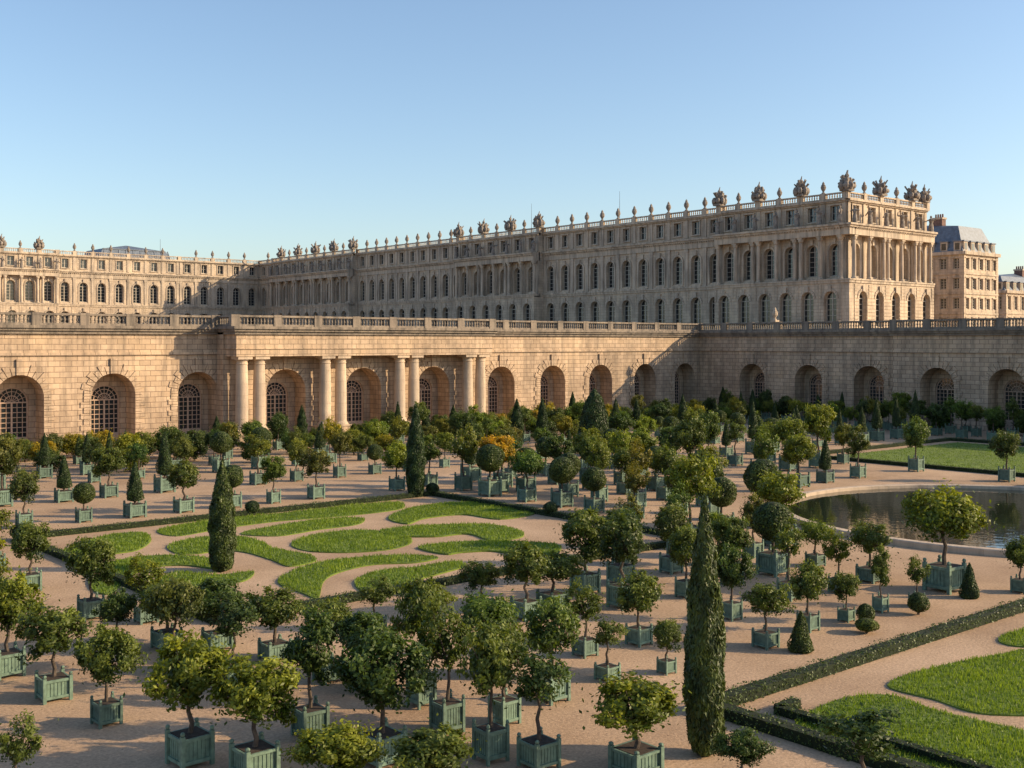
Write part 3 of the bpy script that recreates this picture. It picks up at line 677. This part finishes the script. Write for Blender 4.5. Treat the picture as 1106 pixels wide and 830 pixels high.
row(ar(74, 98, 4.6), [56.5, 64, 70], kinds='tttc', s=(1.1, 1.45)); row([95.5], ar(20, 52, 4.5), kinds='tt', s=(1.1, 1.4))
row([134, 138.5], ar(20, 110, 4.3), kinds='tttc', s=(1.0, 1.25)); row([144], ar(20, 122, 4), kinds='uuyt', s=(.9, 1.2))

# ------------------------------------------------------------------ hedges
def hedge(name, segs_, w=.5, h=.38, dens=75, seed=1):
    R = np.random.default_rng(seed); mb = MB(); Ps = []; Ns = []
    for (x0, y0), (x1, y1) in segs_:
        a = Vector((x0, y0, 0)); b_ = Vector((x1, y1, 0)); d = (b_-a); L = d.length; d.normalize(); p = Vector((-d.y, d.x, 0))
        c_ = [a+p*(w*.42), b_+p*(w*.42), b_-p*(w*.42), a-p*(w*.42)]
        lo = [(q.x, q.y, 0.002) for q in c_]; hi = [(q.x, q.y, h*.88) for q in c_]
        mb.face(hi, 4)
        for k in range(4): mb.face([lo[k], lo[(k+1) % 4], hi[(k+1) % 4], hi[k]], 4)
        n = int(L*dens*2); t = R.uniform(0, L, n); sel = R.uniform(0, 1, n)
        per = w+2*h; q = sel*per
        off = np.where(q < h, -w/2, np.where(q < h+w, q-h-w/2, w/2)); z = np.where(q < h, q, np.where(q < h+w, h, per-q))
        nx = np.where(q < h, -1., np.where(q < h+w, 0, 1.)); nz = np.where((q >= h) & (q < h+w), 1., .2)
        wob = 1+.08*np.sin(t*1.3)+.06*np.sin(t*3.1+1)
        P = np.array(a)[None, :]+np.array(d)[None, :]*t[:, None]+np.array(p)[None, :]*(off*wob)[:, None]; P[:, 2] = z*wob+R.normal(0, .015, n)
        Nn = np.array(p)[None, :]*nx[:, None]; Nn[:, 2] = nz
        Ps.append(P); Ns.append(Nn)
    P = np.concatenate(Ps); V = leaf_quads(P, np.concatenate(Ns), .085, .05, R)
    me = finish(name, mb, V, np.clip(R.uniform(.1, .9, len(P)), 0, 1), [M_BOXW, M_BARK, M_PAINT, M_SOIL, M_CORE])
    o = bpy.data.objects.new(name, me); sc.collection.objects.link(o); o.color = (1, 1, 1, 1)
def rect(x0, x1, y0, y1): return [((x0, y0), (x1, y0)), ((x1, y0), (x1, y1)), ((x1, y1), (x0, y1)), ((x0, y1), (x0, y0))]
hedge('box_hedge', rect(21.5, 52.5, 44.9, 71.8), seed=2)
hedge('box_hedge', [((28.6, 24), (95, 24)), ((28.6, 24), (28.6, -10))], w=.6, h=.42, seed=3)
hedge('box_hedge', rect(100, 130, 46, 71), seed=4)
hedge('box_hedge', [((30.2, 22.4), (30.2, 8)), ((30.2, 22.4), (31.2, 22.4))], w=.4, h=.3, seed=5)
for q in ((21.5, 71.8), (52.5, 71.8), (52.5, 58), (52.5, 44.9), (37, 71.8), (28.6, 24)):
    place(BALLT, 'ball_topiary', q[0], q[1], 1.1, 1.0, Dg)

# ------------------------------------------------------------------ lawns
def smooth_poly(pts, K=5):
    out = []; n = len(pts)
    for i in range(n):
        p0, p1, p2, p3 = (Vector((*pts[(i+k-1) % n], 0)) for k in range(4))
        for j in range(K):
            t = j/K
            q = .5*((2*p1)+(p2-p0)*t+(2*p0-5*p1+4*p2-p3)*t*t+(3*p1-p0-3*p2+p3)*t**3); out.append((q.x, q.y))
    return out
def inset(pl, w):
    A_ = sum(a[0]*b_[1]-b_[0]*a[1] for a, b_ in zip(pl, pl[1:]+pl[:1])); s_ = 1 if A_ > 0 else -1; out = []; n = len(pl)
    for i in range(n):
        a, b_ = pl[i-1], pl[(i+1) % n]; dx, dy = b_[0]-a[0], b_[1]-a[1]; l = math.hypot(dx, dy)+1e-9
        out.append((pl[i][0]-s_*dy/l*w, pl[i][1]+s_*dx/l*w))
    return out
def lawn(name, polys, dens=110, seed=1, hgt=.09, col=(1, 1, 1), bw=.05):
    R = np.random.default_rng(seed); mb = MB(); pts = []
    for i, pl in enumerate(polys):
        z = .045+.004*i; tri = tessellate_polygon([[Vector((x, y, 0)) for x, y in pl]])
        for a, b_, c_ in tri:
            A_, B_, C_ = (np.array(pl[k]) for k in (a, b_, c_))
            mb.face([(*A_, z), (*B_, z), (*C_, z)], 1)
            ar_ = abs((B_[0]-A_[0])*(C_[1]-A_[1])-(B_[1]-A_[1])*(C_[0]-A_[0]))/2
            n = R.poisson(ar_*dens)
            if n:
                u_ = R.uniform(0, 1, (n, 1)); v_ = R.uniform(0, 1, (n, 1)); m_ = (u_+v_) > 1; u_ = np.where(m_, 1-u_, u_); v_ = np.where(m_, 1-v_, v_)
                q = A_+(B_-A_)*u_+(C_-A_)*v_; pts.append(np.concatenate([q, np.full((n, 1), z)], 1))
        for k in range(len(pl)):
            a, b_ = pl[k], pl[(k+1) % len(pl)]; mb.face([(*a, .0), (*b_, .0), (*b_, z), (*a, z)], 1)
    P = np.concatenate(pts); n = len(P); th = R.uniform(0, 6.28, n); w = np.stack([np.cos(th), np.sin(th), np.zeros(n)], 1)*bw/2
    clump = .5+.3*np.sin(P[:, 0]*1.7+np.sin(P[:, 1]*1.3)*2)*np.sin(P[:, 1]*2.1)+.2*np.sin(P[:, 0]*.5+1)*np.sin(P[:, 1]*.7)
    hh = hgt*R.uniform(.5, 1.3, n)*(.6+.8*clump); tip = P+np.stack([R.normal(0, .03, n), R.normal(0, .03, n), hh], 1)
    V = np.stack([P-w, P+w, tip+w*.3, tip-w*.3], 1).reshape(-1, 3)
    me = finish(name, mb, V, np.clip(clump*.7+R.uniform(-.1, .5, n), 0, 1), [M_GRASS, M_TURF])
    o = bpy.data.objects.new(name, me); sc.collection.objects.link(o); o.color = (*col, 1)
NWP = [[(170, 573), (230, 562), (310, 554), (380, 546), (430, 543), (435, 550), (385, 557), (300, 564), (240, 572), (190, 580)],
       [(258, 577), (300, 568), (350, 561), (392, 560), (388, 567), (345, 573), (300, 580)],
       [(313, 588), (340, 578), (385, 573), (425, 576), (447, 585), (425, 594), (375, 598), (330, 596)],
       [(180, 590), (215, 581), (260, 580), (285, 586), (298, 593), (335, 600), (342, 607), (312, 613), (292, 606), (265, 598), (240, 596), (215, 599), (190, 599)],
       [(298, 630), (314, 618), (345, 608), (395, 602), (440, 600), (475, 603), (450, 609), (405, 611), (372, 618), (352, 628), (345, 648), (325, 642)],
       [(382, 628), (410, 617), (450, 613), (490, 607), (505, 612), (480, 620), (450, 628), (415, 638), (390, 640)],
       [(60, 600), (85, 588), (120, 578), (155, 576), (165, 584), (150, 595), (120, 600), (85, 608)],
       [(95, 625), (120, 608), (165, 601), (215, 602), (252, 611), (235, 616), (200, 612), (165, 614), (140, 625), (122, 642), (100, 640)],
       [(165, 628), (195, 619), (235, 622), (275, 618), (264, 629), (225, 632), (195, 640), (168, 652), (150, 644)],
       [(418, 560), (450, 548), (510, 543), (570, 549), (578, 556), (540, 562), (500, 557), (460, 561), (440, 567)],
       [(410, 574), (450, 569), (520, 567), (560, 573), (565, 581), (530, 585), (505, 578), (470, 581), (425, 580)],
       [(450, 592), (500, 586), (560, 586), (605, 590), (600, 600), (570, 604), (535, 597), (500, 598), (480, 600)]]
SWP = [[(858, 783), (905, 757), (960, 752), (1010, 768), (1060, 780), (1120, 795), (1180, 830), (1150, 900), (1050, 880), (990, 835), (930, 810), (885, 797)],
       [(958, 741), (1010, 722), (1080, 708), (1140, 700), (1250, 720), (1260, 780), (1150, 775), (1060, 772), (1010, 757)],
       [(1078, 692), (1110, 680), (1200, 670), (1260, 680), (1200, 695), (1110, 700)]]
P1 = [inset(smooth_poly([g(*p) for p in q]), .08) for q in NWP]; P2 = [smooth_poly([g(*p) for p in q]) for q in SWP]
lawn('lawn_scrollwork', P1, 110, 1, hgt=.12); lawn('lawn_scrollwork', P2, 260, 2, bw=.035, hgt=.1)
lawn('lawn_scrollwork', [[(102, 48), (128, 48), (128, 69), (102, 69)]], 25, 3, col=(.75, .8, .8))  # far lawn beyond the pond: its shade is put into the darker, cooler tint

# ------------------------------------------------------------------ light, sky, camera
EL = math.radians(22); AZ = math.radians(133)
w = bpy.data.worlds.new('World'); sc.world = w; w.use_nodes = True
nt = w.node_tree; bg = nt.nodes['Background']; sky = nt.nodes.new('ShaderNodeTexSky'); sky.sky_type = 'NISHITA'; sky.sun_disc = False
sky.sun_elevation = EL; sky.sun_rotation = AZ; sky.air_density = 1.0; sky.dust_density = 1.2; sky.ozone_density = 2.0
nt.links.new(sky.outputs[0], bg.inputs[0]); bg.inputs[1].default_value = 0.21
sd = bpy.data.lights.new('sun', 'SUN'); sd.energy = 6.6; sd.angle = math.radians(.5); sd.color = (1, .77, .48)
so = bpy.data.objects.new('sun', sd); sc.collection.objects.link(so)
dv = Vector((math.sin(AZ)*math.cos(EL), math.cos(AZ)*math.cos(EL), math.sin(EL)))
so.rotation_euler = dv.to_track_quat('Z', 'Y').to_euler(); so.location = dv*300
cd = bpy.data.cameras.new('camera'); cam = bpy.data.objects.new('camera', cd); sc.collection.objects.link(cam)
cam.location = (0, 0, H); cam.rotation_euler = (math.radians(90), 0, -math.atan2(FX, FY)); cd.lens = 1222/1106*36; cd.sensor_width = 36
cd.shift_y = -45/1106; cd.clip_end = 5000; cd.clip_start = .1; sc.camera = cam
sc.view_settings.view_transform = 'Standard'; sc.view_settings.look = 'None'; sc.view_settings.exposure = 0
